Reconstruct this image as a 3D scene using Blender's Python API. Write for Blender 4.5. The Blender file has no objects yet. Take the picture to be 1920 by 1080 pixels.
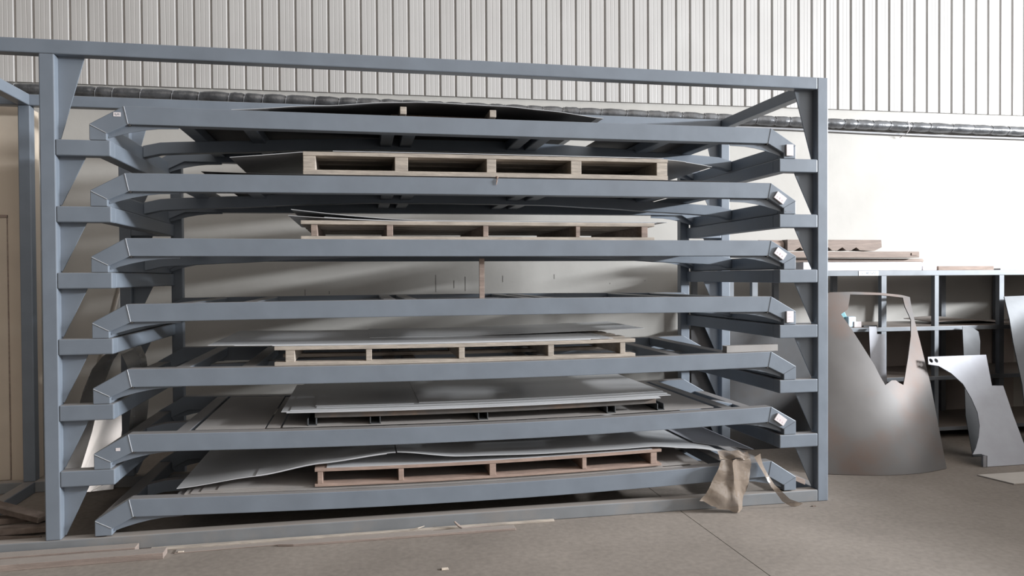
import bpy, bmesh, math, random
from mathutils import Vector, Matrix, geometry

random.seed(7)
SC = bpy.context.scene
COL = SC.collection

# ------------------------------------------------------------------ materials
def nodes_of(name):
    m = bpy.data.materials.new(name)
    m.use_nodes = True
    nt = m.node_tree
    return m, nt, nt.nodes, nt.links, nt.nodes['Principled BSDF']

def mat(name, base, rough=.5, metal=0., var=.12, scale=6., stretch=(1, 1, 1), second=None, second_amt=.5,
        second_scale=3., bump=.0, bump_scale=60., dust=None, dust_amt=.6, rough_var=.1, spec=.5):
    """base colour with fine variation, optional blotches of a second colour, dust settled on level tops, bump."""
    m, nt, N, L, P = nodes_of(name)
    tc = N.new('ShaderNodeTexCoord')
    mp = N.new('ShaderNodeMapping'); mp.inputs['Scale'].default_value = stretch
    geo = N.new('ShaderNodeNewGeometry')
    L.new(geo.outputs['Position'], mp.inputs['Vector'])
    n1 = N.new('ShaderNodeTexNoise'); n1.inputs['Scale'].default_value = scale; n1.inputs['Detail'].default_value = 8
    L.new(mp.outputs[0], n1.inputs['Vector'])
    r1 = N.new('ShaderNodeMapRange'); r1.inputs[1].default_value = .3; r1.inputs[2].default_value = .7
    r1.inputs[3].default_value = 1 - var; r1.inputs[4].default_value = 1 + var
    L.new(n1.outputs[0], r1.inputs[0])
    mul = N.new('ShaderNodeVectorMath'); mul.operation = 'SCALE'
    mul.inputs[0].default_value = base[:3]
    L.new(r1.outputs[0], mul.inputs['Scale'])
    out = mul.outputs[0]
    if second:
        n2 = N.new('ShaderNodeTexNoise'); n2.inputs['Scale'].default_value = second_scale
        n2.inputs['Detail'].default_value = 6; n2.inputs['Roughness'].default_value = .6
        L.new(mp.outputs[0], n2.inputs['Vector'])
        r2 = N.new('ShaderNodeMapRange'); r2.inputs[1].default_value = .48; r2.inputs[2].default_value = .68
        r2.inputs[4].default_value = second_amt
        L.new(n2.outputs[0], r2.inputs[0])
        mx = N.new('ShaderNodeMixRGB'); mx.inputs[2].default_value = (*second, 1)
        L.new(r2.outputs[0], mx.inputs[0]); L.new(out, mx.inputs[1]); out = mx.outputs[0]
    if dust:
        sx = N.new('ShaderNodeSeparateXYZ'); L.new(geo.outputs['True Normal'], sx.inputs[0])
        r3 = N.new('ShaderNodeMapRange'); r3.inputs[1].default_value = .75; r3.inputs[2].default_value = .98
        r3.inputs[4].default_value = dust_amt
        L.new(sx.outputs['Z'], r3.inputs[0])
        mx = N.new('ShaderNodeMixRGB'); mx.inputs[2].default_value = (*dust, 1)
        L.new(r3.outputs[0], mx.inputs[0]); L.new(out, mx.inputs[1]); out = mx.outputs[0]
    L.new(out, P.inputs['Base Color'])
    P.inputs['Roughness'].default_value = rough
    if rough_var:
        r4 = N.new('ShaderNodeMapRange'); r4.inputs[3].default_value = max(.05, rough - rough_var)
        r4.inputs[4].default_value = min(1, rough + rough_var)
        L.new(n1.outputs[0], r4.inputs[0]); L.new(r4.outputs[0], P.inputs['Roughness'])
    P.inputs['Metallic'].default_value = metal
    P.inputs['Specular IOR Level'].default_value = spec
    if bump:
        n3 = N.new('ShaderNodeTexNoise'); n3.inputs['Scale'].default_value = bump_scale; n3.inputs['Detail'].default_value = 4
        L.new(mp.outputs[0], n3.inputs['Vector'])
        b = N.new('ShaderNodeBump'); b.inputs['Strength'].default_value = bump; b.inputs['Distance'].default_value = .01
        L.new(n3.outputs[0], b.inputs['Height']); L.new(b.outputs[0], P.inputs['Normal'])
    return m

DUST = (.30, .26, .23)
M = {}
M['paint'] = mat('slate_painted_steel', (.176, .203, .240), .42, .0, .07, 5, second=(.155, .172, .20), second_amt=.35,
                 second_scale=2.2, bump=.12, bump_scale=9, dust=DUST, dust_amt=.6)
M['paint_dusty'] = mat('dust_covered_slate_steel', (.185, .192, .20), .6, .0, .1, 5, second=(.25, .225, .205), second_amt=.6,
                       second_scale=3, dust=(.33, .29, .26), dust_amt=.85)
M['weld'] = mat('weld_bead', (.42, .43, .45), .45, .2, .2, 40)
M['sheet'] = mat('mill_steel_sheet', (.58, .59, .61), .36, .1, .08, 3, stretch=(.6, 2, 2), second=(.49, .49, .50),
                 second_amt=.6, second_scale=1.6, dust=(.60, .59, .585), dust_amt=.5)
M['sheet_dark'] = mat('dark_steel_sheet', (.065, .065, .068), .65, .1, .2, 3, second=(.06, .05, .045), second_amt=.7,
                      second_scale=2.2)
M['sheet_dusty'] = mat('dusty_steel_sheet', (.30, .285, .275), .55, .1, .14, 4, second=(.29, .24, .21), second_amt=.5,
                       second_scale=2.5, dust=(.42, .39, .37), dust_amt=.6)
M['rusty'] = mat('rusty_rolled_steel', (.098, .09, .086), .5, .25, .14, 2.4, second=(.115, .072, .054), second_amt=.7,
                 second_scale=1.7, rough_var=.16)
M['bright'] = mat('bright_cut_steel', (.33, .335, .365), .45, .2, .08, 4, second=(.27, .265, .29), second_amt=.5, second_scale=3)
M['grey_plate'] = mat('grey_steel_plate', (.12, .126, .135), .45, .2, .12, 5, second=(.09, .094, .10), second_amt=.6, second_scale=4)
M['galv'] = mat('galvanised_roll', (.66, .64, .61), .3, .8, .06, 3)
M['mirror_sheet'] = mat('polished_sheet', (.92, .93, .97), .16, .95, .02, 3, rough_var=.02)
M['wood'] = mat('pale_pallet_wood', (.42, .365, .31), .8, 0, .22, 14, stretch=(.6, 3, 5), second=(.28, .245, .215),
                second_amt=.6, second_scale=5, bump=.3, bump_scale=50)
M['wood_red'] = mat('reddish_pallet_wood', (.34, .245, .20), .8, 0, .2, 14, stretch=(.6, 3, 5), second=(.31, .225, .19),
                    second_amt=.6, second_scale=5, bump=.3, bump_scale=50)
M['wood_dark'] = mat('weathered_wood', (.30, .23, .195), .85, 0, .22, 12, stretch=(.6, 3, 5), second=(.19, .145, .125),
                     second_amt=.6, second_scale=4, bump=.3, bump_scale=50)
M['floor_wood'] = mat('dusty_floor_board', (.27, .215, .185), .85, 0, .16, 12, stretch=(.5, 3, 5), second=(.20, .155, .135),
                      second_amt=.6, second_scale=4, bump=.3, bump_scale=40, dust=(.33, .29, .26), dust_amt=.75)
M['rust_bar'] = mat('rusty_channel_steel', (.125, .115, .108), .6, .3, .2, 8, second=(.25, .155, .10), second_amt=.75, second_scale=3.2)
M['dark_steel'] = mat('dark_channel_steel', (.10, .105, .11), .5, .4, .15, 6)
M['wall'] = mat('white_plaster', (.44, .422, .395), .85, 0, .045, 2.5, second=(.39, .37, .34), second_amt=.4, second_scale=1.4,
                bump=.12, bump_scale=14, rough_var=0)
M['cladding'] = mat('cream_metal_cladding', (.445, .43, .415), .42, 0, .05, 3, stretch=(1, 1, .5), second=(.40, .38, .365), second_amt=.5,
                    second_scale=1.1, rough_var=.08)
M['crack'] = mat('dark_joint', (.05, .045, .04), .9, rough_var=0)
M['old_mark'] = mat('old_wall_mark', (.20, .19, .18), .9, rough_var=0)
M['cream'] = mat('cream_painted_panel', (.56, .475, .385), .6, 0, .06, 4, second=(.46, .38, .30), second_amt=.4, second_scale=2)
M['foil'] = mat('grey_pipe_wrap', (.14, .143, .15), .26, .55, .2, 8, second=(.075, .075, .08), second_amt=.7, second_scale=6, bump=.35, bump_scale=22)
M['conduit'] = mat('grey_conduit', (.30, .30, .31), .4, .3, .1, 8)
M['tag'] = mat('white_card', (.72, .665, .67), .6, 0, .03, 30)
M['tag_ink'] = mat('faded_pink_ink', (.70, .55, .60), .7, 0, .1, 60)
M['ink'] = mat('grey_ink', (.22, .23, .26), .7, 0, .1, 60)
M['tag_blue'] = mat('pale_blue_label', (.74, .80, .86), .5, 0, .04, 40)
M['shelf'] = mat('grey_shelf_steel', (.19, .205, .225), .42, .1, .1, 6, dust=(.28, .23, .195), dust_amt=.85)
M['shelf_back'] = mat('dusty_brown_back_panel', (.36, .31, .285), .7, 0, .10, 3)
M['white_board'] = mat('white_chipped_slab', (.55, .56, .60), .6, 0, .05, 5, second=(.36, .37, .42), second_amt=.7, second_scale=9)
M['teal'] = mat('teal_plastic', (.16, .36, .40), .4, 0, .1, 20)
M['lightblue'] = mat('pale_blue_plastic', (.60, .74, .84), .4, 0, .08, 20)
M['debris'] = mat('dark_scrap', (.14, .105, .085), .9, 0, .3, 12, bump=.4, bump_scale=30)
M['pale_scrap'] = mat('pale_chip', (.62, .53, .44), .8, 0, .15, 20)
M['floor_paper'] = mat('dusty_flat_board', (.50, .46, .42), .8, 0, .06, 6)

def floor_mat():
    m, nt, N, L, P = nodes_of('dusty_concrete')
    geo = N.new('ShaderNodeNewGeometry')
    a = N.new('ShaderNodeTexNoise'); a.inputs['Scale'].default_value = .9; a.inputs['Detail'].default_value = 10; a.inputs['Roughness'].default_value = .62
    b = N.new('ShaderNodeTexNoise'); b.inputs['Scale'].default_value = 26; b.inputs['Detail'].default_value = 6
    for n in (a, b): L.new(geo.outputs['Position'], n.inputs['Vector'])
    r = N.new('ShaderNodeValToRGB')
    r.color_ramp.elements[0].position = .32; r.color_ramp.elements[0].color = (.20, .17, .145, 1)
    r.color_ramp.elements[1].position = .68; r.color_ramp.elements[1].color = (.275, .236, .203, 1)
    L.new(a.outputs[0], r.inputs[0])
    mr = N.new('ShaderNodeMapRange'); mr.inputs[1].default_value = .3; mr.inputs[2].default_value = .7; mr.inputs[3].default_value = .88; mr.inputs[4].default_value = 1.1
    L.new(b.outputs[0], mr.inputs[0])
    s = N.new('ShaderNodeVectorMath'); s.operation = 'SCALE'
    L.new(r.outputs[0], s.inputs[0]); L.new(mr.outputs[0], s.inputs['Scale'])
    L.new(s.outputs[0], P.inputs['Base Color'])
    P.inputs['Roughness'].default_value = .8
    bp = N.new('ShaderNodeBump'); bp.inputs['Strength'].default_value = .07; bp.inputs['Distance'].default_value = .01
    L.new(b.outputs[0], bp.inputs['Height']); L.new(bp.outputs[0], P.inputs['Normal'])
    return m
M['floor'] = floor_mat()

def film_mat():
    m, nt, N, L, P = nodes_of('clear_brown_film')
    P.inputs['Base Color'].default_value = (.28, .22, .172, 1)
    P.inputs['Roughness'].default_value = .12
    P.inputs['Alpha'].default_value = .64
    P.inputs['Specular IOR Level'].default_value = 1.0; P.inputs['Coat Weight'].default_value = .6; P.inputs['Coat Roughness'].default_value = .06
    tc = N.new('ShaderNodeNewGeometry')
    n = N.new('ShaderNodeTexNoise'); n.inputs['Scale'].default_value = 26; n.inputs['Detail'].default_value = 1
    L.new(tc.outputs['Position'], n.inputs['Vector'])
    b = N.new('ShaderNodeBump'); b.inputs['Strength'].default_value = .35; b.inputs['Distance'].default_value = .01
    L.new(n.outputs[0], b.inputs['Height']); L.new(b.outputs[0], P.inputs['Normal'])
    return m
M['film'] = film_mat()

# ------------------------------------------------------------------ mesh helpers
def bm_box(x0, x1, y0, y1, z0, z1, bevel=0., seg=2):
    bm = bmesh.new()
    bmesh.ops.create_cube(bm, size=1)
    for v in bm.verts:
        v.co = Vector((x0 + (v.co.x + .5) * (x1 - x0), y0 + (v.co.y + .5) * (y1 - y0), z0 + (v.co.z + .5) * (z1 - z0)))
    if bevel:
        bmesh.ops.bevel(bm, geom=list(bm.edges), offset=bevel, segments=seg, affect='EDGES', profile=.5)
    return bm

def bm_prism(poly, y0, y1, bevel=0.):
    """polygon in XZ pushed from y0 to y1"""
    bm = bmesh.new()
    a = [bm.verts.new((x, y0, z)) for x, z in poly]
    b = [bm.verts.new((x, y1, z)) for x, z in poly]
    bm.faces.new(a); bm.faces.new(b[::-1])
    n = len(poly)
    for i in range(n):
        bm.faces.new((a[i], b[i], b[(i + 1) % n], a[(i + 1) % n]))
    bmesh.ops.recalc_face_normals(bm, faces=bm.faces)
    if bevel:
        bmesh.ops.bevel(bm, geom=list(bm.edges), offset=bevel, segments=2, affect='EDGES', profile=.5)
    return bm

def bm_join(*bms):
    out = bmesh.new()
    for b in bms:
        me = bpy.data.meshes.new('tmp'); b.to_mesh(me); b.free()
        out.from_mesh(me); bpy.data.meshes.remove(me)
    return out

def bm_tube(pts, r, n=10):
    bm = bmesh.new(); rings = []
    pts = [Vector(p) for p in pts]
    for i, p in enumerate(pts):
        d = (pts[min(i + 1, len(pts) - 1)] - pts[max(i - 1, 0)]).normalized()
        up = Vector((0, 0, 1)) if abs(d.z) < .9 else Vector((0, 1, 0))
        u = d.cross(up).normalized(); v = d.cross(u)
        rr = r[i] if isinstance(r, (list, tuple)) else r
        rings.append([bm.verts.new(p + (u * math.cos(2 * math.pi * k / n) + v * math.sin(2 * math.pi * k / n)) * rr) for k in range(n)])
    for a, b in zip(rings, rings[1:]):
        for k in range(n):
            bm.faces.new((a[k], a[(k + 1) % n], b[(k + 1) % n], b[k]))
    bm.faces.new(rings[0]); bm.faces.new(rings[-1][::-1])
    bmesh.ops.recalc_face_normals(bm, faces=bm.faces)
    return bm

def bm_grid(nx, ny, f, thick, tdir=Vector((0, 0, -1))):
    """closed curved slab: f(u, v) gives the top surface"""
    bm = bmesh.new()
    A = [[bm.verts.new(f(i / nx, j / ny)) for j in range(ny + 1)] for i in range(nx + 1)]
    B = [[bm.verts.new(A[i][j].co + tdir * thick) for j in range(ny + 1)] for i in range(nx + 1)]
    for i in range(nx):
        for j in range(ny):
            bm.faces.new((A[i][j], A[i + 1][j], A[i + 1][j + 1], A[i][j + 1]))
            bm.faces.new((B[i][j], B[i][j + 1], B[i + 1][j + 1], B[i + 1][j]))
    for i in range(nx):
        bm.faces.new((A[i][0], B[i][0], B[i + 1][0], A[i + 1][0]))
        bm.faces.new((A[i][ny], A[i + 1][ny], B[i + 1][ny], B[i][ny]))
    for j in range(ny):
        bm.faces.new((A[0][j], A[0][j + 1], B[0][j + 1], B[0][j]))
        bm.faces.new((A[nx][j], B[nx][j], B[nx][j + 1], A[nx][j + 1]))
    bmesh.ops.recalc_face_normals(bm, faces=bm.faces)
    return bm

def inside(p, poly):
    c = False; x, y = p
    for (x0, y0), (x1, y1) in zip(poly, poly[1:] + poly[:1]):
        if (y0 > y) != (y1 > y) and x < (x1 - x0) * (y - y0) / (y1 - y0) + x0:
            c = not c
    return c

def bm_plate(outline, holes, f, thick, step):
    """outline and holes in (x, z); f(x, z) -> 3D point; plate of given thickness with dense inner points so it can bend"""
    loops = [outline] + holes
    V = []; E = []
    for lp in loops:
        s = len(V)
        dense = []
        for (x0, z0), (x1, z1) in zip(lp, lp[1:] + lp[:1]):
            k = max(1, int(math.hypot(x1 - x0, z1 - z0) / step))
            for t in range(k):
                dense.append((x0 + (x1 - x0) * t / k, z0 + (z1 - z0) * t / k))
        V += dense
        E += [(s + i, s + (i + 1) % len(dense)) for i in range(len(dense))]
    xs = [p[0] for p in outline]; zs = [p[1] for p in outline]
    nbx = int((max(xs) - min(xs)) / step); nbz = int((max(zs) - min(zs)) / step)
    rim = list(V)
    for i in range(1, nbx):
        for j in range(1, nbz):
            p = (min(xs) + i * step, min(zs) + j * step + (step / 2 if i % 2 else 0))
            if inside(p, outline) and not any(inside(p, h) for h in holes):
                if min((p[0] - q[0]) ** 2 + (p[1] - q[1]) ** 2 for q in rim) > (step * .5) ** 2:
                    V.append(p)
    vs, es, fs, *_ = geometry.delaunay_2d_cdt([Vector(p) for p in V], E, [], 0, 1e-5)
    bm = bmesh.new()
    top = [bm.verts.new(f(v.x, v.y)) for v in vs]
    keep = []
    for t in fs:
        c = (sum(vs[i].x for i in t) / len(t), sum(vs[i].y for i in t) / len(t))
        if inside(c, outline) and not any(inside(c, h) for h in holes):
            keep.append(t)
            bm.faces.new([top[i] for i in t])
    bm.normal_update()
    for v in list(bm.verts):
        if not v.link_faces: bm.verts.remove(v)
    bm.normal_update()
    # thickness
    vl = list(bm.verts); back = {}
    for v in vl:
        n = v.normal
        if n.y > 0: n = -n
        back[v] = bm.verts.new(v.co - n * thick)
    for fc in list(bm.faces):
        bm.faces.new([back[v] for v in reversed(fc.verts)])
    for e in [e for e in bm.edges if len(e.link_faces) == 1 and e.verts[0] in back and e.verts[1] in back]:
        a, b = e.verts
        bm.faces.new((a, b, back[b], back[a]))
    bmesh.ops.recalc_face_normals(bm, faces=bm.faces)
    return bm

def obj(name, bm, material, parent=None, smooth=False, label=None):
    if parent is not None:
        o0 = parent['_origin'] if '_origin' in parent else (0, 0, 0)
        org = Vector(o0)
    else:
        xs = [v.co.x for v in bm.verts]; ys = [v.co.y for v in bm.verts]; zs = [v.co.z for v in bm.verts]
        org = Vector(((min(xs) + max(xs)) / 2, (min(ys) + max(ys)) / 2, min(zs)))
    for v in bm.verts:
        v.co -= org
    me = bpy.data.meshes.new(name); bm.to_mesh(me); bm.free()
    me.materials.append(M[material] if isinstance(material, str) else material)
    if smooth:
        for p in me.polygons: p.use_smooth = True
        me.set_sharp_from_angle(angle=math.radians(40))
    o = bpy.data.objects.new(name, me); COL.objects.link(o)
    o['_origin'] = tuple(org)
    if parent is not None:
        o.parent = parent
    else:
        o.location = org
    if label: o['label'] = label
    return o

def text(body, size, loc, rot, parent, name, m='ink'):
    cu = bpy.data.curves.new('tmp', 'FONT'); cu.body = body; cu.size = size; cu.extrude = .0003
    cu.align_x = 'CENTER'; cu.align_y = 'CENTER'
    t_ = bpy.data.objects.new('tmp', cu); COL.objects.link(t_)
    bpy.context.view_layer.update()
    me = bpy.data.meshes.new_from_object(t_.evaluated_get(bpy.context.evaluated_depsgraph_get()))
    bpy.data.objects.remove(t_); bpy.data.curves.remove(cu)
    me.name = name; me.materials.clear(); me.materials.append(M[m])
    o = bpy.data.objects.new(name, me); COL.objects.link(o); o.parent = parent
    o.location = Vector(loc) - Vector(parent['_origin']); o.rotation_euler = rot
    return o

def tag(o, label, cat, group=None):
    o['label'] = label; o['category'] = cat
    if group: o['group'] = group
    return o

def thing(name, label, cat, loc, group=None):
    o = bpy.data.objects.new(name, None); COL.objects.link(o)
    o.empty_display_size = .1
    o.location = loc; o['_origin'] = tuple(loc)
    return tag(o, label, cat, group)

def struct(o):
    o['kind'] = 'structure'
    return o

def interp(prof, x):
    if x <= prof[0][0]: return prof[0][1]
    for (a, za), (b, zb) in zip(prof, prof[1:]):
        if x <= b:
            t = (x - a) / (b - a); t = t * t * (3 - 2 * t) * .6 + t * .4
            return za + (zb - za) * t
    return prof[-1][1]

# ------------------------------------------------------------------ dimensions
T = .0894          # square tube of the rack
W, D, H = 5.406, 1.65, 3.2
SEATS = [2.585, 2.171, 1.757, 1.343, .930, .518]      # tops of the arms; the lowest tray sits on the bottom beam
def wy(x): return 2.92 - .0293 * (x + 1.3)            # face of the back wall

# ------------------------------------------------------------------ the hall
fl = bm_join(bm_box(-9, 4.208, -9, 4, -.2, 0), bm_box(4.2135, 20, -9, 4, -.2, 0), bm_box(4.2, 4.22, -9, 4, -.2, -.008))
struct(obj('floor', fl, 'floor'))

bm = bmesh.new()
a = [bm.verts.new((x, wy(x), 0)) for x in (-9, 20)]; b = [bm.verts.new((x, wy(x), 3.66)) for x in (20, -9)]
c = [bm.verts.new((x, wy(x) + .3, 0)) for x in (-9, 20)]; d = [bm.verts.new((x, wy(x) + .3, 3.66)) for x in (20, -9)]
bm.faces.new(a + b); bm.faces.new(c + d); bm.faces.new((a[0], a[1], c[1], c[0])); bm.faces.new((b[0], b[1], d[1], d[0]))
bm.faces.new((a[1], b[0], d[0], c[1])); bm.faces.new((a[0], b[1], d[1], c[0]))
bmesh.ops.recalc_face_normals(bm, faces=bm.faces)
wall = struct(obj('wall_back', bm, 'wall'))

struct(obj('daylight_blocker', bm_box(11, 11.25, -7, 2.54, 0, 2.16), 'wall'))  # unseen low slab, added to keep window daylight off the floor and lower plates

marks = []
for mx_, z0_, z1_ in ((2.71, 1.56, 1.74), (2.90, 1.60, 1.68), (3.02, 1.57, 1.72), (3.42, 1.66, 1.73), (3.98, 1.69, 1.74), (1.38, 1.53, 1.60), (1.62, 1.55, 1.58), (4.6, 1.63, 1.645), (5.0, 1.66, 1.67)):
    ym = wy(mx_)
    marks.append(bm_box(mx_ - .004, mx_ + .004, ym - .0012, ym + .001, z0_, z1_))
obj('crack', bm_join(*marks), 'old_mark', wall)

# profiled cladding: flat pans with a narrow groove between them
bm = bmesh.new()
prev = None
PITCH = .1618
prof = [(0, 0), (.014, .022), (.018, .022), (.031, 0), (.074, 0), (.078, .0016), (.082, 0), (.116, 0), (.120, .0016), (.124, 0)]
k = 0
Z0, Z1 = 3.606, 7.5
ux = Vector((1, -.0293, 0)).normalized(); uy = Vector((.0293, 1, 0)).normalized()
base = Vector((-8.6 + .03, wy(-8.6) - .03, 0))
for i in range(160):
    for s, dd in prof:
        p = base + ux * (i * PITCH + s) + uy * dd
        v0 = bm.verts.new((p.x, p.y, Z0)); v1 = bm.verts.new((p.x, p.y, Z1))
        if prev: bm.faces.new((prev[0], v0, v1, prev[1]))
        prev = (v0, v1)
# folded-back lower lip
lip = [v for v in bm.verts if abs(v.co.z - Z0) < 1e-6]
pv = None
for v in lip:
    w = bm.verts.new((v.co.x, v.co.y + .055 if False else wy(v.co.x) + .01, Z0))
    if pv: bm.faces.new((pv[0], pv[1], w, v))
    pv = (v, w)
obj('metal_cladding', bm, 'cladding', wall)

# cream pilaster with a door at the left edge
bm = bm_box(-2.2, -.80, 1.80, 2.14, 0, 3.17, .004)
pil = struct(obj('trim_1', bm, 'cream'))
dr = bm_join(bm_box(-1.85, -.922, 1.785, 1.80, .06, 2.228, .003))
door = struct(obj('door_1', dr, 'cream'))
obj('door_frame', bm_join(bm_box(-.922, -.915, 1.79, 1.80, .06, 2.25, 0), bm_box(-1.85, -.915, 1.78, 1.80, 2.228, 2.25, 0)), 'wood_dark', door)

# ------------------------------------------------------------------ the rack
rack = thing('storage_rack', 'large slate grey welded steel rack holding seven sheet metal trays', 'rack', (0, 0, 0))
BV = .007
def tube(name, x0, x1, y0, y1, z0, z1, root=rack, m='paint', bv=BV):
    return obj(name, bm_box(x0, x1, y0, y1, z0, z1, bv), m, root)
XN = -.737                                            # next frame of the rack, further left
for y0 in (0, D - T):
    tube('post', 0, T, y0, y0 + T, T, H - T)
    tube('post', W - T, W, y0, y0 + T, 0, H)
    tube('post', XN, XN + T, y0, y0 + T, T, H - T)
    tube('top_beam', XN - 1.2, W - T + .001, y0, y0 + T, H - T, H)
    tube('bottom_beam', XN - 1.2, W - T + .001, y0, y0 + T, 0, T, m='paint_dusty')
for x0 in (XN, W - T):
    tube('side_beam', x0, x0 + T, T, D - T, H - T, H)
    tube('side_beam', x0, x0 + T, T, D - T, 0, T)
ARM = .315
for zt in SEATS:
    for y0 in (0, D - T):
        tube('arm', T - .001, T + ARM, y0, y0 + T, zt - .1, zt)
        tube('arm', W - T - ARM, W - T + .001, y0, y0 + T, zt - .1, zt)
    tube('arm_rail', T + ARM - .095, T + ARM, T - .004, D - T + .004, zt - .0985, zt - .0015)
    tube('arm_rail', W - T - ARM, W - T - ARM + .095, T - .004, D - T + .004, zt - .0985, zt - .0015)
tops = [H - T + .0] + [s - .1 for s in SEATS]
bots = SEATS + [T]
for zt, zb in zip(tops, bots):
    for y0 in (.062, D - T + .062):
        for sgn, xr in ((1, T - .002), (-1, W - T + .002)):
            poly = [(xr, zt + .003), (xr + sgn * .155, zt + .003), (xr + sgn * .012, zb + .012), (xr, zb + .012)]
            obj('gusset_plate', bm_prism(poly, y0, y0 + .01), 'paint', rack)
for x0 in (.375, W - .375 - .09):
    tube('rear_upright', x0, x0 + .09, D + .002, D + .082, .0, H - .35)

# ------------------------------------------------------------------ the trays
def poly_band(x_of, z_top, z_bot, xs):
    return [(x, z_top(x)) for x in xs] + [(x, z_bot(x)) for x in reversed(xs)]

TRAYS = [  # seat z, sag in the middle, extra rise left/right, label
    (SEATS[0] + .001, .003, .001, .004, 'topmost steel tray of the rack, with bowed sheets peaking above its beam'),
    (SEATS[1] + .001, -.004, -.006, .011, 'second steel tray from the top, under the pallet with thick square blocks'),
    (SEATS[2] + .001, .002, -.001, -.001, 'third steel tray from the top, under the pale slim-stringer pallet and dished sheets'),
    (SEATS[3] + .001, -.009, -.004, -.004, 'fourth steel tray from the top, the only empty one'),
    (SEATS[4] + .001, .021, -.002, -.002, 'fifth steel tray from the top, with a short bar lying on its right end'),
    (SEATS[5] + .001, .036, -.002, -.002, 'sixth steel tray from the top, carrying the steel channel pallet of sheets'),
    (T + .009, .042, .006, .012, 'lowest steel tray resting on the bottom beam with plastic film hanging over it'),
]
CX = 2.71
def deck(i, x):
    b, sag, l, r, _ = TRAYS[i]
    t = min(1, max(0, (x - .485) / (4.935 - .485)))
    return b + .217 + l * (1 - t) + r * t - sag * math.sin(math.pi * t)

XS = [.485 + (4.935 - .485) * k / 24 for k in range(25)]
MEMB = [.79, 1.20, 2.135, 2.285, 3.13, 3.28, 4.22, 4.63]
for i, (b, sag, l, r, lab) in enumerate(TRAYS):
    t = thing('sheet_tray', lab, 'tray', (CX, D / 2, b), 'arched sheet trays of the rack')
    def m_(x): return 2 * CX - x
    for y0 in (0, D - T):
        nm = 'front_beam' if y0 == 0 else 'rear_beam'
        poly = [(x, deck(i, x)) for x in XS] + [(x, deck(i, x) - .115) for x in [min(max(q, .508), 4.912) for q in reversed(XS)]]
        # arched tube with mitred down-turned ends
        ol = [(.283, b), (.283, b + .1)] + [(x, deck(i, x)) for x in XS] + [(m_(.283), b + .1), (m_(.283), b), (m_(.383), b), (m_(.383), b + .04)]
        ol += [(min(max(q, .508), 4.912), deck(i, min(max(q, .508), 4.912)) - .115) for q in reversed(XS)] + [(.383, b + .04), (.383, b)]
        obj(nm, bm_prism(ol, y0, y0 + T, .004), 'paint', t)
        g = [(.512, b + .108), (.80, deck(i, .80) - .113), (.80, b + .088), (.68, b + .084), (.60, b + .074), (.52, b + .058), (.44, b + .036), (.388, b + .018), (.378, b + .05)]
        yg = y0 + .03
        obj('end_gusset', bm_prism(g, yg, yg + .008), 'paint', t)
        g2 = [(m_(x), z) for x, z in g]; g2[1] = (m_(.80), deck(i, m_(.80)) - .113)
        obj('end_gusset', bm_prism(g2, yg, yg + .008), 'paint', t)
        if y0 == 0:
            for xh in (.515, m_(.515)):
                obj('drain_hole', bm_tube([(xh, -.001, deck(i, xh) - .117), (xh, .03, deck(i, xh) - .117)], .006, 8), 'crack', t)
            for x1, z1, x2, z2 in ((.485, deck(i, .485), .508, deck(i, .508) - .113), (.287, b + .098, .381, b + .045)):
                obj('weld_seam', bm_tube([(x1, -.001, z1 - .003), (x2, -.0005, z2)], .0022, 6), 'weld', t)
                obj('weld_seam', bm_tube([(m_(x1), -.001, z1 - .003 + (r - l) * (x1 > .4)), (m_(x2), -.001, z2 + (r - l) * (x1 > .4))], .0022, 6), 'paint', t)
    for x0 in (.283, m_(.283) - .1):
        tube('end_rail', x0, x0 + .1, T - .004, D - T + .004, b + .001, b + .1, t)
    top = [(.384, .103), (.48, .13), (.72, .145), (1., .158), (1.5, .186), (2.04, .207), (CX, .21)]
    top = top + [(m_(x), z) for x, z in reversed(top[:-1])]
    pts = [(x, b + interp(top, x)) for x in [.384 + (m_(.384) - .384) * k / 40 for k in range(41)]]
    ol = [(x, z - max(0, sag) * math.sin(math.pi * (x - .384) / 4.65)) for x, z in pts]
    ol = ol + [(x, z - .085) for x, z in reversed(ol)]
    obj('middle_beam', bm_prism(ol, .81, .89, .004), 'paint', t)
    for x in MEMB:
        z = deck(i, x)
        tube('cross_member', x - .046, x + .046, T - .004, D - T + .004, z - .075, z - .003, t)

    # card on the right end, stamped marks
    if i in (0, 3):
        tg = obj('card', bm_box(5.052, 5.108, -.016, -.001, b + .018, b + .102, .001), 'tag', t, label='white card with faded pink writing')
        for q in range(3):
            obj('writing', bm_box(5.066, 5.078 + .010 * (q % 2), -.0170, -.0162, b + .036 + q * .022, b + .039 + q * .022), 'tag_ink', tg)
    if i in (1, 2, 5):
        cb = bm_box(-.045, .045, -.016, -.001, -.028, .028, .001)
        bw = [bm_box(-.028 + q * .024, -.020 + q * .024, -.0170, -.0162, -.012, -.004 + .006 * (q % 2)) for q in range(3)]
        R = Matrix.Translation((5.002, 0, b + .118)) @ Matrix.Rotation(math.radians(35), 4, 'Y')
        bmesh.ops.transform(cb, matrix=R, verts=cb.verts)
        tg = obj('card', cb, 'tag', t, label='white card with faded pink writing')
        for w_ in bw:
            bmesh.ops.transform(w_, matrix=R, verts=w_.verts)
            obj('writing', w_, 'tag_ink', tg)
    if i == 1:
        obj('stamp', bm_box(5.052, 5.105, -.0012, .0, b + .016, b + .022), 'ink', t)
    if i == 0:
        st = obj('sticker', bm_box(.424, .467, -.0015, .0005, b + .150, b + .176), 'tag', t, label='small white sticker with a black 5')
        text('5', .036, (.4455, -.0022, b + .163), (math.radians(90), math.radians(90), 0), st, 'digit')
    if i == 5:
        obj('sticker', bm_box(.412, .437, -.0015, .0005, b + .112, b + .131), 'tag', t, label='small white sticker')

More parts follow.
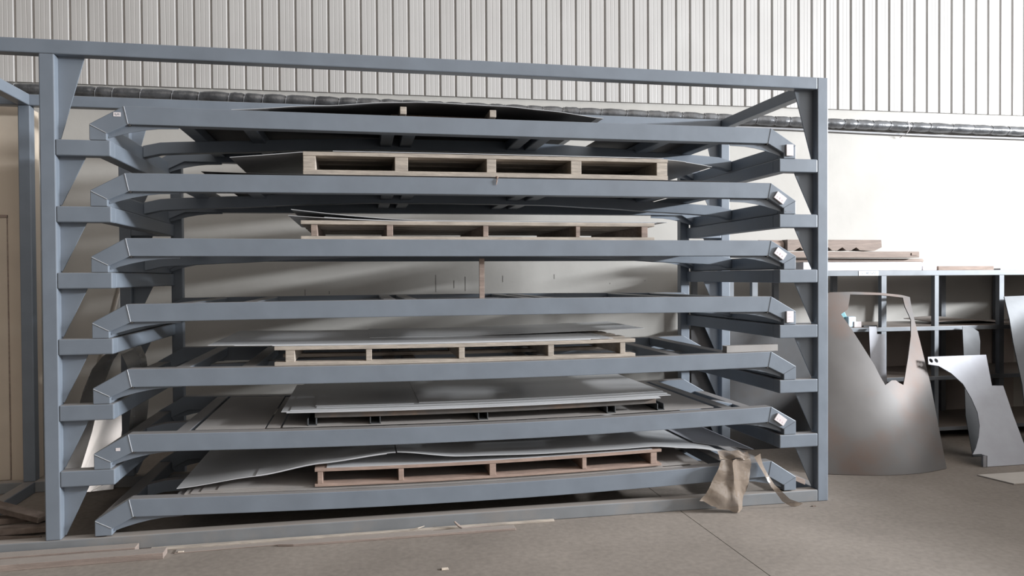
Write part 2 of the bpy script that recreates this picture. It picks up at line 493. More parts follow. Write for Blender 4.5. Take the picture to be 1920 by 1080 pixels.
# ------------------------------------------------------------------ pallets
def wooden_pallet(label, i, stringers, x0, x1, zf, hb, hs, ht, y0, y1, m, ms=None, tilt=0., boards=6, group='wooden pallets in the rack', inset=0.):
    """zf(x): underside; hb bottom board, hs stringer, ht top board heights"""
    t = thing('wooden_pallet', label, 'pallet', ((x0 + x1) / 2, (y0 + y1) / 2, zf((x0 + x1) / 2)), group)
    n = 12
    xs = [x0 + (x1 - x0) * k / n for k in range(n + 1)]
    def slab(lo, hi, ya, yb):
        ol = [(x, zf(x) + hi) for x in xs] + [(x, zf(x) + lo) for x in reversed(xs)]
        return bm_prism(ol, ya, yb, .002)
    dy = (y1 - y0)
    for k in range(3):
        ya = y0 + inset + (dy - inset - .1) * k / 2
        obj('bottom_board', slab(0, hb, ya, ya + .1), m, t)
    for a, b_ in stringers:
        xm = (a + b_) / 2; z = zf(xm)
        obj('stringer', bm_box(a, b_, y0 + .004, y1 - .004, z + hb, z + hb + hs, .003), ms or m, t)
    for k in range(boards):
        ya = y0 + inset + (dy - inset - .13) * k / (boards - 1)
        obj('deck_board', slab(hb + hs, hb + hs + ht, ya, ya + .13), m, t)
    return t

# top tray: narrow pallet under bowed sheets
wooden_pallet('small wooden pallet on the topmost tray propping up bowed sheets', 0, [(2.208, 2.252), (2.826, 2.872)], 2.16, 2.93,
              lambda x: deck(0, x) + .0038, .02, .05, .018, .05, 1.3, 'wood_dark', 'wood', inset=.35)
# second tray
wooden_pallet('wooden pallet with thick square blocks, above the second tray', 1,
              [(1.567, 1.648), (2.17, 2.259), (2.802, 2.869), (3.409, 3.487), (4.055, 4.138)], 1.567, 4.14,
              lambda x: deck(1, x) + .0135, .032, .094, .026, .05, 1.27, 'wood')
# third tray
wooden_pallet('pale wooden pallet with slim stringers under dished sheets on the third tray', 2,
              [(1.613, 1.655), (2.112, 2.155), (2.776, 2.813), (3.446, 3.477), (3.94, 3.989)], 1.548, 4.04,
              lambda x: deck(2, x) + .001, .022, .078, .026, .06, 1.3, 'wood', 'wood_dark')
# fifth tray
wooden_pallet('wooden pallet with whitish left end on the fifth tray', 4,
              [(1.442, 1.502), (1.967, 2.006), (2.598, 2.639), (3.234, 3.277), (3.77, 3.81)], 1.372, 3.885,
              lambda x: deck(4, x) + .001, .024, .08, .026, .05, 1.28, 'wood', 'wood')
# lowest tray, lying on a stack of sheets
wooden_pallet('dark reddish wooden pallet sagging under warped sheets on the lowest tray', 6,
              [(1.64, 1.675), (2.178, 2.214), (2.81, 2.856), (3.485, 3.517), (4.004, 4.053)], 1.622, 4.088,
              lambda x: deck(6, x) + .0225, .018, .083, .021, .06, 1.3, 'wood_red', 'wood_red')

# steel pallet of the sixth tray: edge bars over cross channels
sp = thing('steel_pallet', 'low rusty steel pallet of channels under bright sheets on the sixth tray', 'pallet', (2.85, .8, deck(5, 2.85)))
ZS = [(1.4, .823), (2.8, .812), (4.3, .846)]
def zsheet(x): return .783 + .0085 + max(0, (x - 3.2)) * .004 - .006 * math.sin(math.pi * (x - 1.4) / 2.8)
def chan_z(x): return deck(5, x) + .0085
for ya in (.138, .80, 1.40):
    xs = [1.622 + (4.078 - 1.622) * k / 10 for k in range(11)]
    ol = [(x, chan_z(x) + .088) for x in xs] + [(x, chan_z(x) + .048) for x in reversed(xs)]
    obj('edge_bar', bm_prism(ol, ya, ya + .05, .003), 'rust_bar', sp)
for a, b_ in ((1.575, 1.635), (1.99, 2.062), (2.742, 2.812), (3.69, 3.758), (4.08, 4.135)):
    z = chan_z((a + b_) / 2)
    ch = bm_join(bm_box(a, a + .006, .12, 1.46, z, z + .047), bm_box(b_ - .006, b_, .12, 1.46, z, z + .047), bm_box(a, b_, .12, 1.46, z, z + .005))
    obj('cross_channel', ch, 'dark_steel', sp)

# ------------------------------------------------------------------ sheets of metal
def sheet(label, x0, x1, y0, y1, prof, m='sheet', th=.003, group=None, skew=0., back=0., wave=0., name='steel_sheet', nx=36, ny=10):
    """prof(x): height of the upper face along the front edge; back: extra height at the rear"""
    f = prof if callable(prof) else (lambda x: interp(prof, x))
    def s(u, v):
        x = x0 + (x1 - x0) * u
        return Vector((x + skew * v, y0 + (y1 - y0) * v, f(x) + back * v + wave * math.sin(5 * v + 7 * u) * v))
    return tag(obj(name, bm_grid(nx, ny, s, th), m, smooth=True), label, 'metal sheet', group)

# top tray
P0 = [(1.12, 2.812), (1.68, 2.858), (2.16, 2.899), (2.354, 2.908), (2.93, 2.901), (3.25, 2.882), (3.65, 2.842)]
sheet('upper of the two bowed sheets lying over the topmost tray', 1.12, 3.65, .05, 1.3, [(x, z + .0045) for x, z in P0], th=.003)
sheet('lower of the two bowed sheets lying over the topmost tray', 1.35, 3.60, .06, 1.3, [(1.12, 2.812), (1.68, 2.857)] + P0[2:], 'sheet_dark', th=.003)
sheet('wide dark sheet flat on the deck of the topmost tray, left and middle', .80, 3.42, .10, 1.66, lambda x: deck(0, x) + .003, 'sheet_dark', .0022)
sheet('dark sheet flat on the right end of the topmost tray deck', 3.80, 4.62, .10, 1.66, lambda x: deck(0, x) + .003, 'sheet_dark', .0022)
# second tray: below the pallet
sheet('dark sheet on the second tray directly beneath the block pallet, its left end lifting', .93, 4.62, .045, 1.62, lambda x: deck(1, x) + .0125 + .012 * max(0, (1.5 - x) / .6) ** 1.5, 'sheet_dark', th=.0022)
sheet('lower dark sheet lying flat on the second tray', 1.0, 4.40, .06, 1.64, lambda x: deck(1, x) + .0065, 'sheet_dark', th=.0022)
# second tray: on the pallet
def p1(k): return lambda x: deck(1, x) + .1705 + .0038 * k
for k, (a, b_, ya, yb, lab) in enumerate((
        (1.10, 4.30, .09, 1.30, 'lowest of the sheets on the block pallet, its left tip drooping'),
        (1.72, 4.52, .12, 1.36, 'sheet on the block pallet reaching furthest right'),
        (1.76, 4.12, .08, 1.28, 'middle sheet on the block pallet'),
        (2.0, 3.95, .10, 1.26, 'topmost sheet on the block pallet'))):
    base_f = p1(k)
    sheet(lab, a, b_, ya, yb, (lambda f: lambda x: f(x) - .045 * max(0, (1.56 - x) / .46) ** .9 - .05 * max(0, (x - 4.16) / .4) ** 1.3)(base_f), 'sheet', th=.0034,
          group='sheets on the block pallet')
# third tray: dished
def p2(k): return lambda x: deck(2, x) + .1305 + .0032 * k
sheet('lowest of the dished sheets on the third tray pallet', 1.467, 4.06, .075, 1.28, lambda x: p2(0)(x) + .03 * max(0, (2.2 - x) / .73) ** 1.6, 'sheet', .0028, 'dished sheets on the third tray')
sheet('middle dished sheet on the third tray pallet', 1.70, 4.10, .09, 1.30, lambda x: p2(1)(x) + .036 * max(0, (2.2 - x) / .73) ** 1.6, 'sheet', .0028, 'dished sheets on the third tray')
sheet('topmost dished sheet on the third tray pallet, left end lifted', 1.485, 4.15, .08, 1.34, lambda x: p2(2)(x) + .065 * max(0, (2.35 - x) / .86) ** 1.5, 'sheet', .0028, 'dished sheets on the third tray')
# fifth tray
def p4(k): return lambda x: deck(4, x) + .1355 + .0034 * k
sheet('lowest sheet on the fifth tray pallet, shorter than the rest', 1.36, 3.55, .055, 1.25, p4(0), 'sheet', .003, 'sheets on the fifth tray pallet')
sheet('second lowest sheet on the fifth tray pallet', 1.12, 3.72, .06, 1.40, p4(1), 'sheet', .003, 'sheets on the fifth tray pallet')
sheet('topmost sheet on the fifth tray pallet, its pointed left corner overhanging', .955, 3.62, .065, 1.45, p4(2), 'sheet', .003, 'sheets on the fifth tray pallet')
sheet('warped sheet at the back of the fifth tray pallet, its right end rising', 2.0, 4.15, .55, 1.50, lambda x: p4(3)(x) + .02 * max(0, (x - 2.6) / 1.5), 'sheet', .003, 'sheets on the fifth tray pallet')
# sixth tray: sheets on the steel pallet
def p5(k): return lambda x: chan_z(x) + .0935 + .0042 * k
S5 = 'bright sheets on the steel pallet'
sheet('lowest sheet on the sixth tray steel pallet', 1.44, 4.10, .10, 1.40, p5(0), 'sheet', .0034, S5)
sheet('second lowest sheet on the sixth tray steel pallet, widest of the stack', 1.405, 4.10, .12, 1.44, p5(1), 'sheet', .0034, S5)
sheet('third sheet on the steel pallet, set back at its left corner', 1.46, 4.20, .15, 1.46, p5(2), 'sheet', .0034, S5)
sheet('fourth sheet on the steel pallet, reaching past its right end', 1.63, 4.20, .22, 1.46, p5(3), 'sheet', .0034, S5)
sheet('left one of the two top sheets on the steel pallet', 1.62, 2.30, .26, 1.44, p5(4), 'sheet', .0034, S5)
sheet('right one of the two top sheets on the steel pallet', 2.34, 4.20, .30, 1.48, p5(4), 'sheet', .0034, S5)
# sixth tray: lower layer on the deck
S6 = 'sheets lying flat on the sixth tray'
sheet('leftmost flat sheet on the sixth tray, beside the bare cross member', .865, 1.30, .098, 1.50, lambda x: deck(5, x) + .004, 'sheet_dusty', .004, S6)
sheet('narrow flat sheet in the left gap of the sixth tray', 1.312, 1.40, .105, 1.45, lambda x: deck(5, x) + .0035, 'sheet_dusty', .003, S6)
sheet('long flat sheet on the sixth tray beneath the steel pallet', 1.415, 4.52, .10, 1.52, lambda x: deck(5, x) + .0075, 'sheet_dusty', .004, S6)
# lowest tray: flat layers under the pallet
S7 = 'flat sheets under the lowest pallet'
for k, (a, b_, ya, lab) in enumerate(((.80, 4.25, .055, 'bottom flat sheet under the lowest pallet'), (.84, 4.10, .052, 'second flat sheet under the lowest pallet'),
                                    (.90, 4.40, .075, 'third flat sheet under the lowest pallet'), (1.0, 4.15, .09, 'upper flat sheet under the lowest pallet'))):
    sheet(lab, a, b_, ya, 1.42, (lambda kk: lambda x: deck(6, x) + .0055 + .0054 * kk)(k), 'sheet_dusty', .004, S7)
# lowest tray: warped sheets over the pallet
def p6(x): return interp([(.75, .352), (1.25, .405), (1.66, .466), (2.15, .512), (2.6, .460), (3.2, .448), (3.7, .452), (4.02, .458), (4.34, .430), (4.7, .375), (4.94, .338)], x)
S8 = 'warped sheets over the lowest pallet'
sheet('warped sheet over the lowest pallet, curling down to its far left corner', .755, 2.10, .06, 1.40, lambda x: p6(x) + .006, 'sheet', .004, S8)
sheet('warped sheet over the lowest pallet, starting one step in from the left', 1.245, 2.16, .058, 1.38, lambda x: p6(x) + .0105, 'sheet', .004, S8)
sheet('long warped sheet over the lowest pallet, arching down to the right', 2.17, 4.55, .062, 1.40, lambda x: p6(x) + .0125, 'sheet', .004, S8)
sheet('flat sheet directly on the boards of the lowest pallet', 1.70, 4.02, .07, 1.30, lambda x: deck(6, x) + .1485, 'sheet', .003, S8)
sheet('narrow bluish sheet strip drooping over the right end of the lowest tray', 4.42, 4.93, .25, 1.30, lambda x: p6(x) + .022, 'bright', .003)

# loose pieces in the rack
tag(obj('wood_lath', bm_box(2.755, 2.791, .11, .125, deck(3, 2.77) - .003, 1.845, .001), 'wood_dark'),
    'thin dark wooden slat standing upright between the third and fourth trays', 'slat')
bm = bm_box(4.59, 5.005, .03, .10, 0, .048, .002)
for v in bm.verts: v.co.z += deck(4, 4.79) + .001 + (v.co.x - 4.79) * .012
tag(obj('steel_bar', bm, 'sheet_dusty'), 'short square bar lying across the right end of the fifth tray', 'bar')

# plastic film at the lower right
FO = [(4.491, .375), (4.60, .375), (4.69, .372), (4.738, .366), (4.744, .33), (4.735, .26), (4.718, .205), (4.69, .13), (4.66, .08), (4.645, .016), (4.60, .004), (4.56, .006),
      (4.53, .024), (4.459, .03), (4.42, .05), (4.40, .055), (4.345, .09), (4.31, .095), (4.357, .14), (4.40, .21), (4.45, .30)]
def film_f(x, z):
    xc = 4.575 + .14 * max(0, .30 - z) * .35                       # the sharp fold that runs down the middle
    ridge = max(0, 1 - abs(x - xc) / .05)
    side = min(1, max(0, (x - xc) / .12))
    fold = .007 * math.sin((x - 4.3) * 21 + z * 6) + .005 * math.sin(z * 33 + x * 17)
    return Vector((x, -.078 - .11 * max(0, .37 - z) + fold - ridge * .03 + side * .042 + side * .006 * math.sin(x * 70 + z * 45) * math.sin(z * 38), z))
pf = tag(obj('plastic_film', bm_plate(FO, [], film_f, .0012, .02), 'film', smooth=True),
         'crumpled clear brownish plastic film hanging from the lowest tray to the floor', 'plastic film')
def ft(u, v):
    x = 4.49 + .25 * u + .03 * v
    z = .374 + .045 * v - .006 * math.sin(u * 9)
    return Vector((x, -.058 + .10 * v + .012 * math.sin(u * 8), z + .006 * math.sin(u * 14 + v * 5) - .02 * u * v))
obj('top_fold', bm_grid(20, 8, ft, .0012), 'film', pf, smooth=True)
def strip_f(u, v):
    path = [(4.80, .385), (4.845, .285), (4.90, .165), (4.99, .06), (5.10, .006)]
    k = u * 4; a = min(3, int(k)); t = k - a
    x = path[a][0] + (path[a + 1][0] - path[a][0]) * t; z = path[a][1] + (path[a + 1][1] - path[a][1]) * t
    w = .05 - .03 * math.sin(math.pi * u) + .02 * u
    return Vector((x + w * (v - .5), -.035 - .07 * u + .02 * math.sin(u * 7) + .03 * (v - .5) * math.sin(u * 6), max(.003, z + w * .5 * (v - .5))))
tag(obj('plastic_strip', bm_grid(24, 4, strip_f, .0012, Vector((0, 1, 0))), 'film', smooth=True),
    'narrow twisted plastic strip trailing down beside the brownish film', 'plastic film')
cb = bm_box(5.135, 5.225, .02, .06, .165, .205, .002)
for v in cb.verts: v.co.z -= (v.co.x - 5.135) * .45
tag(obj('scrap_block', cb, 'floor_wood'), 'small pale scrap wedged beside the right foot of the lowest tray', 'scrap')

# ------------------------------------------------------------------ pipes on the wall
random.seed(3)
pipe = thing('wrapped_pipe', 'thick grey foil-wrapped pipe running along the wall under the cladding', 'pipe', (4, wy(4) - .08, 3.42))
x = -6.0; pts = []; rad = []
ties = []
while x < 16:
    step = random.uniform(.14, .30)
    for q in range(5):
        xx = x + step * q / 5
        bul = math.sin(math.pi * q / 5)
        zc = 3.522 - .0112 * (xx + .7)
        if xx < 9.5: pass
        pts.append((xx, wy(xx) - .07, zc + random.uniform(-.002, .002))); rad.append(.046 + .010 * bul ** .5 + random.uniform(-.002, .003))
    ties.append((x, 3.522 - .0112 * (x + .7)))
    x += step
obj('pipe_wrap', bm_tube(pts, rad, 16), 'foil', pipe, smooth=True)
for tx_, tz in ties:
    if -1.5 < tx_ < 10.5:
        ring = [(tx_ + .012 * math.sin(a_), wy(tx_) - .07 + .0505 * math.cos(a_), tz + .0505 * math.sin(a_)) for a_ in [2 * math.pi * k / 14 for k in range(15)]]
        obj('wire_tie', bm_tube(ring, .0028, 5), 'conduit', pipe, smooth=True)
pts = [(xx, wy(xx) - .03, 3.455 - .0112 * (xx + .7) - .012 - .004 * math.sin(xx * 1.7)) for xx in [5.2 + k * .25 for k in range(44)]]
tag(obj('conduit', bm_tube(pts, .014, 10), 'conduit', smooth=True), 'thin grey conduit running just below the wrapped pipe', 'pipe')
xw = 8.12
tag(obj('wire_loop', bm_tube([(xw - .012, wy(xw) - .12, 3.475), (xw, wy(xw) - .135, 3.43), (xw + .01, wy(xw) - .125, 3.38), (xw - .005, wy(xw) - .09, 3.335), (xw - .045, wy(xw) - .03, 3.30)], .004, 6), 'tag', smooth=True),
    'white wire loop hanging over the wrapped pipe', 'wire')

# ------------------------------------------------------------------ shelving on the right
SY0, SY1, SX0, SX1 = 1.72, 2.60, 5.46, 10.2
sh = thing('shelving_unit', 'long grey steel shelving unit along the wall right of the rack', 'shelving', (7.8, 2.15, 0))
for nm, z0, z1 in (('top_shelf', 1.703, 1.757), ('shelf', 1.132, 1.175), ('shelf', .612, .655), ('shelf', .08, .12)):
    tube(nm, SX0, SX1, SY0, SY1, z0, z1, sh, 'shelf', .003)
for xu in (5.50, 5.756, 6.47, 7.195, 7.815, 8.606, 9.35, 10.1):
    w = .03 if xu != 7.815 else .025
    for z0, z1 in ((0, .08), (.12, .612), (.655, 1.132), (1.175, 1.703)):
        tube('upright', xu - w, xu + w, SY0 + .004, SY0 + .055, z0, z1, sh, 'shelf', .002)
        tube('upright', xu - w, xu + w, SY1 - .055, SY1 - .004, z0, z1, sh, 'shelf', .002)
tube('back_panel', SX0 + .01, SX1 - .01, SY1, SY1 + .006, .12, 1.132, sh, 'shelf_back', 0)
lb = obj('shelf_label', bm_box(6.90, 7.125, SY0 - .004, SY0, 1.706, 1.754), 'tag_blue', sh, label='pale label with grey handwriting')
text('5/1 40 2x50', .036, (7.01, SY0 - .0048, 1.730), (math.radians(90), 0, 0), lb, 'handwriting')

# timber on the shelf
TZ = 1.7575
tag(obj('white_slab', bm_box(6.33, 7.70, 1.80, 2.10, TZ, 1.845, .004), 'white_board'), 'chipped white slab at the bottom of the timber stack on the shelf', 'slab')
tag(obj('pale_offcut', bm_box(7.71, 7.88, 1.80, 2.0, TZ, 1.806, .006), 'tag'), 'whitish offcut on the shelf beside the end of the chipped white slab', 'offcut')
bm = bm_join(bm_tube([(6.25, 1.92, 1.868), (7.74, 1.92, 1.862), (7.80, 1.92, 1.862), (7.815, 1.92, 1.862)], [.022, .022, .02, .008], 10))
tag(obj('round_pole', bm, 'floor_wood', smooth=True), 'round-ended wooden pole lying on the white slab on the shelf', 'pole')
bm = bm_box(6.15, 7.687, 1.82, 2.02, 1.892, 1.955, .004)
tag(obj('timber_beam', bm, 'floor_wood'), 'long squared timber on the shelf with a dark notch near its right end', 'timber')
bm = bm_prism([(7.59, 1.915), (7.66, 1.915), (7.66, 1.94), (7.59, 1.94)], 1.812, 1.824)
obj('notch', bm, 'wood_dark', bpy.data.objects['timber_beam'], label='dark notch')
ol = [(6.18, 2.076), (7.25, 2.076), (7.256, 2.0), (7.17, 1.962)]
for c_ in (7.02, 6.86, 6.70, 6.54, 6.38):
    ol += [(c_ - .02, 1.968), (c_ - .06, 1.999), (c_ - .12, 1.966)]
ol += [(6.18, 1.966)]
tag(obj('notched_beam', bm_prism(ol, 1.84, 2.02, 0), 'floor_wood'), 'short beam topping the shelf timber with sawtooth notches along its underside', 'timber')
for k, (x_, z_) in enumerate(((6.16, 2.02),)):
    tag(obj('log_end', bm_tube([(x_ - .25, 1.93, z_), (x_ + .0, 1.93, z_)], .055, 14), 'wood_dark', smooth=True), 'round dark log end behind the right post, beside the notched beam', 'timber')
tag(obj('flat_bar', bm_box(7.90, 8.58, 1.80, 1.86, TZ, 1.80, .003), 'wood_dark'), 'dark brown bar lying flat on the shelf right of the timber stack', 'bar')
tag(obj('bent_offcut', bm_box(8.68, 9.9, 1.82, 1.95, TZ, 1.775, .003), 'bright'), 'thin pale metal offcut at the far right of the shelf top', 'offcut')

# things on the middle shelf
pk = thing('parts_package', 'small pale blue and teal package on the middle shelf', 'package', (6.90, 1.84, 1.1755))
bb = bm_box(6.84, 6.93, 1.80, 1.88, 1.176, 1.285, .01); obj('bottle', bb, 'lightblue', pk)
bb = bm_box(6.77, 6.86, 1.85, 1.92, 1.25, 1.335, .012)
for v in bb.verts: v.co.x += (v.co.z - 1.29) * -.5
obj('wrapper', bb, 'teal', pk)
obj('box', bm_box(6.90, 6.985, 1.79, 1.85, 1.176, 1.235, .004), 'tag', pk)
tag(obj('tool_scrap', bm_box(7.0, 7.16, 1.78, 1.81, 1.176, 1.192, .004), 'dark_steel'), 'small dark metal piece beside the pale blue package', 'scrap')
bm = bm_grid(14, 4, lambda u, v: Vector((8.0 + 1.0 * u, 1.95 + .5 * v, 1.205 + .02 * math.sin(u * 5) + .012 * v)), .006)
tag(obj('paper_sheet', bm, 'floor_wood', smooth=True), 'wavy brown board lying on the middle shelf under the far right', 'board')

# ------------------------------------------------------------------ plates leaning against the shelving
OUT = [(5.79, .005), (5.95, .50), (6.12, 1.05), (6.27, 1.51), (6.408, 1.547), (6.663, 1.549), (7.026, 1.534), (7.344, 1.507), (7.466, 1.483), (7.428, 1.388), (7.393, 1.273), (7.338, 1.055), (7.236, .674), (7.105, .323),
       (6.988, .005), (6.735, .003), (6.509, .003), (6.222, .003)]
HOLE = [(6.614, 1.524), (7.013, 1.513), (7.352, 1.480), (7.327, 1.390), (7.334, 1.311), (7.335, 1.259), (7.233, 1.111), (7.065, .923), (6.845, .694), (6.801, .715),
        (6.773, .739), (6.722, .742), (6.628, .706), (6.607, .784), (6.592, .877), (6.540, 1.042), (6.497, 1.177), (6.465, 1.261), (6.436, 1.340), (6.527, 1.384)]
def bowed(d):
    d = abs(d)
    return d * d if d < .42 else .1764 + .84 * (d - .42)
def curved(x, z): return Vector((x, .53 + .60 * z + .42 * bowed(x - 6.5), z))
tag(obj('curved_plate', bm_plate(OUT, [HOLE], curved, .008, .06), 'rusty', smooth=True),
    'big curved rusty steel plate with a teardrop cutout leaning beside the right post', 'metal plate')
OUT2 = [(7.252, .926), (7.901, .930), (7.807, .655), (7.929, .651), (7.888, .396), (7.861, .164), (7.835, .004), (7.36, .004), (7.36, .05), (7.372, .075), (7.380, .104), (7.285, .104),
        (7.346, .152), (7.421, .234), (7.485, .327), (7.524, .436), (7.525, .549), (7.504, .678), (7.429, .774), (7.326, .843), (7.224, .86)]
def circ(cx_, cz_, r_): return [(cx_ + r_ * math.cos(2 * math.pi * k / 14), cz_ + r_ * math.sin(2 * math.pi * k / 14)) for k in range(14)]
def lean(y0_, s_): return lambda x, z: Vector((x, y0_ + s_ * z, z))
pl2 = tag(obj('cut_plate', bm_plate(OUT2, [circ(7.268, .892, .019), circ(7.324, .891, .019)], lean(.6, .62), .008, .09), 'bright'),
    'bright steel plate with a round bite and two bolt holes leaning on the shelving', 'metal plate')
obj('bracket_foot', bm_join(bm_box(7.335, 7.375, .60, .606, .003, .102, 0), bm_box(7.370, 7.376, .60, .66, .003, .102, 0)), 'bright', pl2)
tag(obj('leaning_plate', bm_plate([(8.554, 1.478), (9.173, 1.493), (9.0, .005), (8.13, .005), (8.353, .624), (8.441, 1.018), (8.509, 1.249)], [], lean(.9, .5), .01, .2), 'grey_plate'),
    'tall grey plate cut off by the right edge of the photo', 'metal plate')
tag(obj('notched_strip', bm_plate([(6.981, 1.19), (7.065, 1.19), (7.042, 1.116), (7.133, 1.114), (7.041, .892), (6.957, .648), (6.80, .20), (6.73, .004), (6.6, .004), (6.671, .284), (6.825, .749), (6.928, 1.047)], [], lean(1.0, .56), .006, .12), 'bright'),
    'narrow notched steel strip standing behind the curved plate cutout', 'metal strip')
tag(obj('tall_strip', bm_plate([(8.083, 1.172), (8.192, 1.159), (8.245, 1.116), (8.212, 1.021), (8.126, .878), (7.804, .339), (7.70, .004), (7.55, .004), (7.663, .345), (7.94, .883)], [], lean(.95, .62), .006, .12), 'grey_plate'),
    'narrow grey strip with a rounded corner standing behind the bright bitten plate', 'metal strip')
tag(obj('dark_sheet', bm_box(5.06, 6.33, 1.68, 1.69, .0, 1.24, .002), 'sheet_dark'), 'dark steel sheet standing upright between rack and shelving', 'metal sheet')
bm = bm_grid(6, 4, lambda u, v: Vector((7.06 + 1.3 * u + (.07 * (1 - v) if u == 0 else 0), .07 + .30 * v + (0 if u > 0 else .0), .010)), .008)
tag(obj('floor_board', bm_prism([(0, 0), (1, 0), (1, 1), (0, 1)], 0, 1) if False else bm, 'floor_paper'), 'flat pale board lying on the floor at the right edge', 'board')

# ------------------------------------------------------------------ behind the rack on the left
def arch(u, v):
    path = [(-.30, .005), (-.24, .22), (-.156, .49), (-.111, .684), (-.055, .896), (.008, 1.06), (.081, 1.155), (.150, 1.195), (.212, 1.165), (.250, 1.07), (.266, .92), (.268, .75), (.245, .55), (.19, .36), (.09, .22), (-.02, .16)]
    k = u * (len(path) - 1); a_ = min(len(path) - 2, int(k)); t = k - a_
    x_ = path[a_][0] + (path[a_ + 1][0] - path[a_][0]) * t; z_ = path[a_][1] + (path[a_ + 1][1] - path[a_][1]) * t
    return Vector((x_, .85 + .50 * v, z_ + .02 * v * min(1, z_ / .5)))
bm = bm_grid(60, 8, arch, .004, Vector((.0, 0, -.6)))
rl = tag(obj('rolled_sheet', bm, 'galv', smooth=True), 'half-rolled shiny metal sheet standing curled up behind the left arms of the rack', 'metal sheet')
tag(obj('mirror_panel', bm_grid(4, 4, lambda u, v: Vector((-.50, 1.40, .008)) + Vector((.975, .22, 0)) * (.46 * u) + Vector((.066, .29, .955)) * (.60 * v), .004, Vector((-.21, .93, -.30))), 'mirror_sheet'),  # mirror finish and tilt chosen so it throws back the bright ambient
    'bright polished panel tilted to mirror the daylight, low behind the left post', 'panel')
tag(obj('leaning_pole', bm_tube([(-.70, 2.65, .0), (-.30, 2.74, 1.72)], .05, 14), 'galv', smooth=True), 'grey pole leaning on the wall behind the left arms', 'pole')

random.seed(11)
for k, (x_, y_, z_, l_, rz, rx, lab) in enumerate((
        (-.38, .68, .05, .42, .5, .10, 'dark wood scrap at the back of the heap left of the rack post'),
        (-.40, .58, .13, .46, -.4, .16, 'dark wood scrap crossing on top of the heap left of the rack post'),
        (-.34, .42, .05, .46, .25, .06, 'dark wood scrap in the middle of the heap left of the post'),
        (-.30, .24, .03, .36, -.2, .0, 'dark scrap nearest the front of the heap left of the post'))):
    bm = bm_box(-l_ / 2, l_ / 2, -.05, .05, -.02, .02, .004)
    bmesh.ops.transform(bm, matrix=Matrix.Translation((x_, y_, z_)) @ Matrix.Rotation(rz, 4, 'Z') @ Matrix.Rotation(rx, 4, 'Y'), verts=bm.verts)
    zz = min(v.co.z for v in bm.verts)
    for v in bm.verts: v.co.z += max(0, .002 - zz)
    tag(obj('wood_scrap', bm, 'debris'), lab, 'scrap', 'scraps heaped left of the rack')

# ------------------------------------------------------------------ boards on the floor in front
def plank(label, pts, z0, z1, m='floor_wood'):
    bm = bmesh.new()
    a_ = [bm.verts.new((x_, y_, z1)) for x_, y_ in pts]; b_ = [bm.verts.new((x_, y_, z0)) for x_, y_ in pts]
    bm.faces.new(a_); bm.faces.new(b_[::-1])
    n = len(pts)
    for k in range(n): bm.faces.new((a_[k], b_[k], b_[(k + 1) % n], a_[(k + 1) % n]))
    bmesh.ops.recalc_face_normals(bm, faces=bm.faces)
    bmesh.ops.bevel(bm, geom=list(bm.edges), offset=.002, segments=1, affect='EDGES')
    return tag(obj('floor_plank', bm, m), label, 'plank', 'planks on the floor along the rack')
plank('floor plank touching the bottom beam below the left post', [(-1.6, -.02), (.545, -.015), (.545, -.10), (-1.6, -.14)], .0, .045)
plank('floor plank lying outermost at the lower left corner', [(-1.6, -.15), (.735, -.112), (.735, -.215), (-1.6, -.27)], .0, .038)
plank('thin grey lath lying against the bottom beam right of the two boards', [(.62, -.02), (3.25, -.008), (3.25, -.035), (.62, -.06)], .0, .014, 'wood')
plank('thin reddish lath with a pointed left end in front of the bottom beam', [(1.40, -.145), (1.50, -.165), (2.95, -.16), (2.95, -.085), (1.50, -.10)], .0, .016)
plank('flat dusty strip between the two boards and the reddish lath', [(.78, -.07), (2.4, -.045), (2.4, -.075), (.78, -.14)], .0, .006)
tw = bm_tube([(2.545, -.10, .055), (2.575, -.108, .025), (2.60, -.11, .009), (2.72, -.10, .008), (2.80, -.09, .006)], [.006, .009, .008, .006, .003], 7)
for v in tw.verts: v.co.y += .045
tag(obj('bark_twig', tw, 'floor_wood', smooth=True), 'bent brown twig lying on the lath against the bottom beam', 'twig')
tag(obj('wood_chip', bm_tube([(2.255, -.045, .018), (2.30, -.05, .026), (2.345, -.04, .034)], [.002, .004, .002], 6), 'pale_scrap'), 'pale splinter on the grey lath by the bottom beam', 'chip')
tag(obj('wood_splinter', bm_tube([(2.865, .03, deck(1, 2.865) + .012), (2.868, -.004, deck(1, 2.865) + .006), (2.862, -.008, deck(1, 2.865) - .02), (2.858, -.005, deck(1, 2.865) - .048)], [.006, .007, .005, .002], 6), 'wood_red'),
    'small wood splinter hanging over the beam of the second tray from the top', 'splinter')
tag(obj('wood_chip', bm_box(2.385, 2.425, -.76, -.735, .0, .008, .002), 'pale_scrap'), 'tiny pale chip alone on the open floor', 'chip')
tag(obj('wood_chip', bm_box(.80, .835, -.14, -.125, .006, .012, .002), 'pale_scrap'), 'whitish crumb beside the end of the outermost floor plank', 'chip')
tag(obj('wood_chip', bm_box(5.20, 5.23, -.115, -.10, .0, .006, .001), 'debris'), 'tiny dark crumb on the floor by the end of the plastic strip', 'chip')

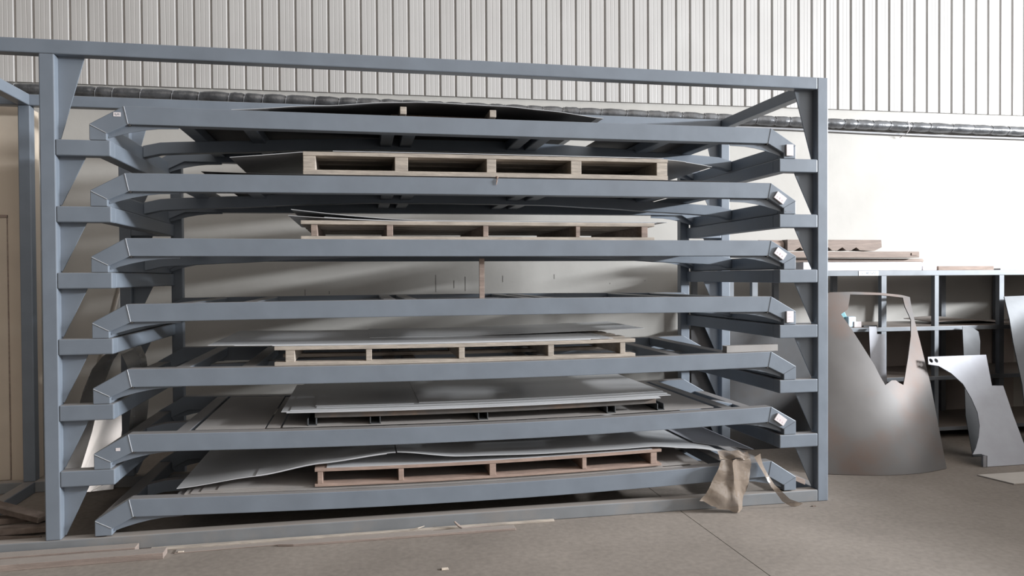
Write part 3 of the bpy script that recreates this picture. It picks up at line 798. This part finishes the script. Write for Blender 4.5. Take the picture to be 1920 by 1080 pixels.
# ------------------------------------------------------------------ light
FRONT, SIDE, BASE = 1.72, .30, .02
w = bpy.data.worlds.new('hall_ambient'); SC.world = w; w.use_nodes = True
nt = w.node_tree; N = nt.nodes; L = nt.links; bg = N['Background']
tc = N.new('ShaderNodeTexCoord'); sx = N.new('ShaderNodeSeparateXYZ'); L.new(tc.outputs['Generated'], sx.inputs[0])
def rng(sock, a, b, c, d):
    r = N.new('ShaderNodeMapRange'); r.interpolation_type = 'SMOOTHSTEP'
    for k, v in zip((1, 2, 3, 4), (a, b, c, d)): r.inputs[k].default_value = v
    L.new(sock, r.inputs[0]); return r.outputs[0]
def mth(op, a, b):
    m = N.new('ShaderNodeMath'); m.operation = op
    for k, v in ((0, a), (1, b)):
        if isinstance(v, (int, float)): m.inputs[k].default_value = v
        else: L.new(v, m.inputs[k])
    return m.outputs[0]
def lobe(d, a, b):
    v = N.new('ShaderNodeVectorMath'); v.operation = 'DOT_PRODUCT'; v.inputs[1].default_value = Vector(d).normalized()
    L.new(tc.outputs['Generated'], v.inputs[0])
    return rng(v.outputs['Value'], a, b, 0, 1)
front = lobe((.58, -.62, .50), .48, 1.0)               # high windows across the hall
side = lobe((1, -.25, .22), .35, 1.0)                  # the open, daylit end on the right
tot = mth('ADD', mth('ADD', mth('MULTIPLY', front, FRONT), mth('MULTIPLY', side, SIDE)), BASE)
L.new(tot, bg.inputs[1])
mx = N.new('ShaderNodeMixRGB'); mx.inputs[1].default_value = (1, .915, .83, 1); mx.inputs[2].default_value = (.93, .965, 1, 1)
L.new(side, mx.inputs[0]); L.new(mx.outputs[0], bg.inputs[0])

# strip window high in the right-hand end wall of the hall: long in Y, low in Z
def window_light(name, loc, axis, sx, sy, power):
    l = bpy.data.lights.new(name, 'AREA'); l.shape = 'RECTANGLE'; l.size = sx; l.size_y = sy; l.energy = power; l.color = (.92, .96, 1.0)
    o = bpy.data.objects.new(name, l); COL.objects.link(o)
    zax = Vector(axis).normalized(); xax = Vector((0, 0, 1)).cross(zax).normalized(); yax = zax.cross(xax)
    o.matrix_world = Matrix(((xax.x, yax.x, zax.x, loc[0]), (xax.y, yax.y, zax.y, loc[1]), (xax.z, yax.z, zax.z, loc[2]), (0, 0, 0, 1)))
window_light('strip_window_daylight', (16, -3.6, 4.1), (1, -.25, .16), 2.8, .20, 3000)
window_light('gate_window_daylight', (16, -5.4, 4.4), (1, -.55, .2), .7, .35, 800)

# ------------------------------------------------------------------ camera
cam = bpy.data.cameras.new('camera'); co = bpy.data.objects.new('camera', cam); COL.objects.link(co)
yaw, pit, roll = .1964, -.0143, -.0061
fw = Vector((math.sin(yaw) * math.cos(pit), math.cos(yaw) * math.cos(pit), math.sin(pit)))
rt = Vector((math.cos(yaw), -math.sin(yaw), 0)); up = rt.cross(fw)
r2 = rt * math.cos(roll) + up * math.sin(roll); u2 = -rt * math.sin(roll) + up * math.cos(roll)
co.matrix_world = Matrix(((r2.x, u2.x, -fw.x, 1.9337), (r2.y, u2.y, -fw.y, -5.188), (r2.z, u2.z, -fw.z, 1.7129), (0, 0, 0, 1)))
cam.sensor_width = 36; cam.lens = 36 * 1428.78 / 1920; cam.clip_end = 200
SC.camera = co

for o in SC.objects:
    if '_origin' in o: del o['_origin']
vs = SC.view_settings
vs.view_transform = 'Standard'; vs.look = 'None'; vs.gamma = 1; vs.use_curve_mapping = False; vs.exposure = 0
